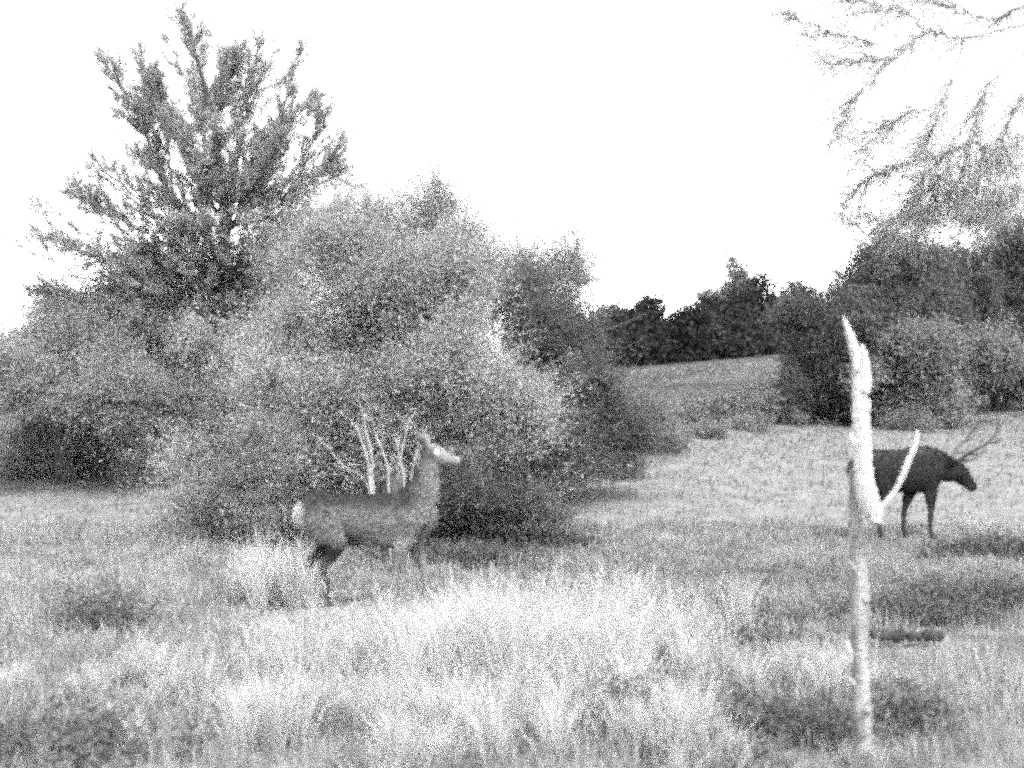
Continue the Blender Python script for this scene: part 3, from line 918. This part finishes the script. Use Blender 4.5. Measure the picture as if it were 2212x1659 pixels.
# ================================================================== deer
def loft(path, sides=18):
    """path: (x, y, z, half width across, half height in the plane of the path)"""
    A = spline(np.array(path, float), len(path) * 5)
    P = A[:, :3]; T = nrm(np.gradient(P, axis=0))
    lat = np.array([0, 1., 0]); lat = nrm(lat - (T @ lat)[:, None] * T)
    oth = np.cross(T, lat)
    a = np.linspace(0, 2 * np.pi, sides, endpoint=False)
    w = np.maximum(A[:, 3], .004); h = np.maximum(A[:, 4], .004)
    V = P[:, None] + (w[:, None] * np.cos(a))[..., None] * lat[:, None] + (h[:, None] * np.sin(a))[..., None] * oth[:, None]
    n = len(P)
    i, j = np.meshgrid(np.arange(n - 1), np.arange(sides), indexing='ij'); j2 = (j + 1) % sides
    Q = np.stack([i * sides + j, i * sides + j2, (i + 1) * sides + j2, (i + 1) * sides + j], -1).reshape(-1, 4)
    V = V.reshape(-1, 3)
    c0, c1 = len(V), len(V) + 1
    V = np.vstack([V, P[0], P[-1]])
    T3 = [(c0, (k + 1) % sides, k) for k in range(sides)] + [(c1, (n - 1) * sides + k, (n - 1) * sides + (k + 1) % sides) for k in range(sides)]
    return V, Q.tolist(), T3


def animal_body(paths, voxel):
    verts, faces = [], []
    o = 0
    for p in paths:
        V, Q, T = loft(p)
        verts += V.tolist()
        faces += [[i + o for i in f] for f in Q] + [[i + o for i in f] for f in T]
        o += len(V)
    me = bpy.data.meshes.new('tmp'); me.from_pydata(verts, [], faces)
    ob = bpy.data.objects.new('tmp', me); col.objects.link(ob)
    m = ob.modifiers.new('r', 'REMESH'); m.mode = 'VOXEL'; m.voxel_size = voxel
    s = ob.modifiers.new('s', 'SMOOTH'); s.factor = .5; s.iterations = 5
    dg = bpy.context.evaluated_depsgraph_get()
    res = bpy.data.meshes.new_from_object(ob.evaluated_get(dg))
    bpy.data.objects.remove(ob)
    return res


def fur_coat(me, parent, mat, n, length, seed):
    """short hairs lying backwards on the hide"""
    g = np.random.default_rng(seed)
    nv, npoly = len(me.vertices), len(me.polygons)
    co = np.empty(nv * 3, np.float32); me.vertices.foreach_get('co', co); co = co.reshape(-1, 3)
    fv = np.empty(nv, np.float32); me.attributes['fur'].data.foreach_get('value', fv)
    ar = np.empty(npoly, np.float32); me.polygons.foreach_get('area', ar)
    nm = np.empty(npoly * 3, np.float32); me.polygons.foreach_get('normal', nm); nm = nm.reshape(-1, 3)
    ls = np.empty(npoly, np.int32); me.polygons.foreach_get('loop_start', ls)
    vi = np.empty(len(me.loops), np.int32); me.loops.foreach_get('vertex_index', vi)
    f = g.choice(npoly, n, p=ar / ar.sum())
    a, b, c = vi[ls[f]], vi[ls[f] + 1], vi[ls[f] + 2]
    u = g.uniform(size=(n, 2)); fl = u.sum(1) > 1; u[fl] = 1 - u[fl]
    P = co[a] + (co[b] - co[a]) * u[:, :1] + (co[c] - co[a]) * u[:, 1:]
    N = nm[f]
    d = nrm(np.array([-.8, 0, -.45]) + .35 * g.normal(size=(n, 3)))
    d = nrm(d - (d * N).sum(1, keepdims=True) * N + .28 * N)
    s_ = nrm(np.cross(d, N))
    thin = np.where((P[:, 2] < .45) | (P[:, 2] > 1.2), .5, 1.0)
    L = (length * g.uniform(.5, 1.3, n) * thin)[:, None]; W = L * .09 + .0012
    V = np.stack([P - s_ * W, P + s_ * W, P + d * L], 1).reshape(-1, 3)
    tone = fv[a] * np.clip(g.normal(1, .45, n), .25, 2.2)
    me2 = bpy.data.meshes.new('coat')
    me2.from_pydata(V.tolist(), [], np.arange(n * 3).reshape(-1, 3).tolist())
    at_ = me2.attributes.new('tone', 'FLOAT', 'FACE'); at_.data.foreach_set('value', tone.astype(np.float32))
    me2.materials.append(mat)
    o = bpy.data.objects.new('coat', me2); col.objects.link(o); o.parent = parent
    o['kind'] = 'stuff'


def leg(pts, y):
    return [(x, y * ys, z, r, r2) for x, ys, z, r, r2 in pts]


def fur_attr(me, fn):
    n = len(me.vertices)
    co = np.empty(n * 3, np.float32); me.vertices.foreach_get('co', co); co = co.reshape(-1, 3)
    a = me.attributes.new('fur', 'FLOAT', 'POINT'); a.data.foreach_set('value', fn(co).astype(np.float32))
    me.polygons.foreach_set('use_smooth', np.ones(len(me.polygons), bool))


def sstep(a, b, x):
    t = np.clip((x - a) / (b - a), 0, 1); return t * t * (3 - 2 * t)


def ball(name, c, r, mat, parent):
    P = [c + np.array([0, 0, -r]) * k for k in (1, .92, .6, 0, -.6, -.92, -1)]
    rr = [r * .05, r * .4, r * .8, r, r * .8, r * .4, r * .05]
    V, Q, T = tube_arrays(P, rr, 10)
    me = bpy.data.meshes.new(name); me.from_pydata(V.tolist(), [], Q.tolist() + T.tolist()); me.materials.append(mat)
    me.polygons.foreach_set('use_smooth', np.ones(len(me.polygons), bool))
    o = bpy.data.objects.new(name, me); col.objects.link(o); o.parent = parent
    return o


def local_tube(name, pts, radii, mat, parent, sides=7, n=14):
    PR = spline(np.column_stack([pts, radii]), n)
    V, Q, T = tube_arrays(PR[:, :3], np.maximum(PR[:, 3], .002), sides)
    me = bpy.data.meshes.new(name); me.from_pydata(V.tolist(), [], Q.tolist() + T.tolist()); me.materials.append(mat)
    me.polygons.foreach_set('use_smooth', np.ones(len(me.polygons), bool))
    o = bpy.data.objects.new(name, me); col.objects.link(o); o.parent = parent
    return o


def hind():
    d = 9.1
    x = (375 - 512) / F * d
    root = empty('deer', (x, d, gz(x, d)), 'pale faced deer with white rump standing before the central bush, facing right', 'deer')
    root.rotation_euler.z = R(-4)
    P = []
    P.append([(-.66, 0, .80, .03, .05), (-.62, 0, .79, .09, .13), (-.51, 0, .80, .14, .175), (-.3, 0, .785, .145, .17), (-.08, 0, .755, .165, .20), (.16, 0, .735, .17, .235),
              (.37, 0, .78, .14, .21), (.48, 0, .80, .09, .15), (.54, 0, .81, .03, .06)])
    P.append([(.33, 0, .86, .11, .18), (.42, 0, .99, .085, .145), (.455, 0, 1.12, .068, .105), (.475, 0, 1.23, .06, .085), (.485, 0, 1.30, .05, .06)])
    P.append([(.41, 0, 1.30, .035, .04), (.44, 0, 1.315, .058, .07), (.50, 0, 1.325, .066, .08), (.565, 0, 1.292, .06, .076), (.61, 0, 1.274, .048, .06), (.66, 0, 1.262, .038, .046), (.71, 0, 1.254, .035, .04), (.75, 0, 1.247, .034, .038), (.77, 0, 1.242, .022, .028)])
    for s in (-1, 1):                      # ears, turned out
        P.append([(.46, s * .045, 1.36, .018, .02), (.44, s * .09, 1.41, .016, .034), (.42, s * .14, 1.455, .014, .036), (.40, s * .19, 1.49, .006, .008)])
    # forelegs: near one back under the chest, far one reaching forward
    P.append(leg([(.34, 1, .78, .09, .15), (.29, 1, .60, .06, .085), (.20, .9, .36, .034, .038), (.19, .9, .30, .028, .032), (.185, .9, .12, .02, .022), (.205, .9, .06, .024, .026), (.22, .9, .02, .026, .034)], -.10))
    P.append(leg([(.36, 1, .78, .09, .15), (.34, 1, .59, .06, .085), (.40, .9, .36, .034, .038), (.405, .9, .30, .028, .032), (.44, .9, .12, .02, .022), (.455, .9, .06, .024, .026), (.47, .9, .02, .026, .034)], .10))
    P.append(leg([(-.47, 1, .79, .11, .17), (-.38, 1, .65, .085, .15), (-.31, 1, .54, .055, .075), (-.36, .9, .43, .034, .05), (-.43, .9, .34, .026, .036), (-.41, .9, .2, .02, .024), (-.395, .9, .08, .022, .025), (-.375, .9, .02, .026, .034)], -.10))
    P.append(leg([(-.47, 1, .79, .11, .17), (-.44, 1, .65, .085, .15), (-.42, 1, .54, .055, .075), (-.51, .9, .43, .034, .05), (-.60, .9, .35, .026, .036), (-.60, .9, .2, .02, .024), (-.595, .9, .08, .022, .025), (-.575, .9, .02, .026, .034)], .10))
    P.append([(-.63, 0, .90, .02, .02), (-.68, 0, .85, .022, .022), (-.695, 0, .77, .02, .02), (-.70, 0, .70, .006, .006)])   # tail
    me = animal_body(P, .012)

    def fur(c):
        xx, yy, zz = c.T
        f = .17 + .0 * xx
        f = f - .12 * sstep(.76, .93, zz) * sstep(.5, .3, xx)                        # dark back
        f = f + .16 * sstep(.66, .55, zz) * sstep(.42, .5, zz) * sstep(-.35, .0, xx)  # paler belly
        f = np.where(zz < .6, f + (.045 + .17 * sstep(-.1, .15, xx) - f) * sstep(.6, .48, zz), f)
        f = f + (.5 - f) * sstep(-.56, -.63, xx) * sstep(.56, .68, zz) * sstep(.93, .86, zz)   # white rump
        f = f + (.12 - f) * sstep(1.14, 1.28, zz) * sstep(.40, .48, xx)               # pale face
        f = f + (.24 - f) * sstep(.46, .56, xx - .10 * (zz - 1.0)) * sstep(.72, 1.0, zz)   # pale throat
        f = f + (.22 - f) * sstep(1.36, 1.40, zz)                                     # ears
        f = f + (.04 - f) * sstep(.745, .757, xx)                                     # nose
        return np.clip(f, .03, .9)
    fur_attr(me, fur)
    me.name = 'body'; me.materials.clear(); me.materials.append(M_fur_hind)
    b = bpy.data.objects.new('body', me); col.objects.link(b); b.parent = root
    fur_coat(me, root, M_coat_hind, 26000, .034, 81)
    for s in (-1, 1):
        ball('eye', np.array([.548, s * .056, 1.33]), .023, M_eye_shine, root)
    for hx, hy in ((.22, -.09), (.47, .09), (-.375, -.09), (-.575, .09)):
        local_tube('hoof', [(hx - .01, hy, .055), (hx + .01, hy, .03), (hx + .025, hy, -.004)], [.024, .029, .034], M_hoof, root, 8, 6)


hind()


def stag():
    d = 13.1
    x = (905 - 512) / F * d
    root = empty('deer', (x, d, gz(x, d)), 'dark antlered stag with lowered head behind the snag', 'deer')
    root.rotation_euler.z = R(6)
    P = []
    P.append([(-.68, 0, .93, .03, .05), (-.64, 0, .92, .12, .14), (-.52, 0, .91, .17, .20), (-.3, 0, .87, .18, .235), (-.05, 0, .84, .19, .26), (.16, 0, .855, .19, .285),
              (.32, 0, .88, .165, .26), (.45, 0, .88, .11, .19), (.52, 0, .86, .04, .08)])
    P.append([(.22, 0, .95, .12, .2), (.38, 0, .92, .12, .19), (.50, 0, .87, .10, .165), (.60, 0, .83, .08, .13), (.68, 0, .81, .06, .09)])
    P.append([(.58, 0, .90, .05, .06), (.65, 0, .86, .08, .10), (.72, 0, .80, .08, .10), (.78, 0, .735, .062, .08), (.84, 0, .675, .05, .06), (.89, 0, .63, .048, .052), (.92, 0, .60, .03, .034)])
    for s in (-1, 1):
        P.append([(.60, s * .06, .92, .02, .022), (.565, s * .12, .955, .034, .02), (.53, s * .18, .965, .03, .016), (.50, s * .22, .955, .008, .008)])
    P.append(leg([(.22, 1, .84, .09, .15), (.15, 1, .63, .065, .08), (.06, .9, .40, .04, .044), (.045, .9, .33, .033, .036), (.03, .9, .13, .024, .026), (.04, .9, .07, .028, .03), (.06, .9, .02, .03, .038)], .115))
    P.append(leg([(.28, 1, .84, .09, .15), (.28, 1, .63, .065, .08), (.29, .9, .40, .04, .044), (.285, .9, .33, .033, .036), (.28, .9, .13, .024, .026), (.29, .9, .07, .028, .03), (.31, .9, .02, .03, .038)], -.115))
    P.append(leg([(-.48, 1, .90, .1, .18), (-.38, 1, .72, .085, .13), (-.29, 1, .61, .06, .08), (-.33, .9, .50, .04, .055), (-.42, .9, .39, .03, .042), (-.39, .9, .22, .024, .028), (-.37, .9, .09, .026, .028), (-.35, .9, .02, .03, .038)], -.115))
    P.append(leg([(-.48, 1, .90, .1, .18), (-.46, 1, .72, .085, .13), (-.43, 1, .61, .06, .08), (-.52, .9, .50, .04, .055), (-.61, .9, .40, .03, .042), (-.60, .9, .22, .024, .028), (-.585, .9, .09, .026, .028), (-.565, .9, .02, .03, .038)], .115))
    P.append([(-.64, 0, 1.0, .02, .02), (-.70, 0, .95, .022, .022), (-.715, 0, .86, .02, .02), (-.715, 0, .79, .006, .006)])
    me = animal_body(P, .014)

    def fur(c):
        xx, yy, zz = c.T
        f = .026 + .022 * sstep(1.02, 1.12, zz) + .01 * sstep(.7, .5, zz) + .02 * sstep(-.55, -.65, xx)
        return f
    fur_attr(me, fur)
    me.name = 'body'; me.materials.clear(); me.materials.append(M_fur_stag)
    b = bpy.data.objects.new('body', me); col.objects.link(b); b.parent = root
    fur_coat(me, root, M_coat_stag, 22000, .045, 82)
    for s in (-1, 1):
        ball('eye', np.array([.745, s * .068, .825]), .017, M_eye_dark, root)
        beam = [(.66, s * .05, .93), (.72, s * .12, 1.03), (.82, s * .22, 1.12), (.96, s * .27, 1.22), (1.08, s * .25, 1.38), (1.13, s * .20, 1.58)]
        a = local_tube('antler', beam, [.026, .024, .021, .019, .016, .005], M_antler, root, 8, 26)
        for t0, t1, t2 in (((.69, .08, .97), (.80, .10, .97), (.90, .11, 1.03)), ((.75, .15, 1.06), (.86, .18, 1.05), (.95, .19, 1.11)),
                           ((.93, .265, 1.20), (1.03, .30, 1.21), (1.11, .31, 1.28)), ((1.05, .25, 1.36), (1.12, .26, 1.42), (1.17, .25, 1.50))):
            local_tube('tine', [(p[0], s * p[1], p[2]) for p in (t0, t1, t2)], [.016, .013, .004], M_antler, a, 6, 9)
    for hx, hy in ((.06, .104), (.31, -.104), (-.35, -.104), (-.565, .104)):
        local_tube('hoof', [(hx - .01, hy, .065), (hx + .012, hy, .035), (hx + .028, hy, -.004)], [.028, .033, .038], M_hoof, root, 8, 6)


stag()
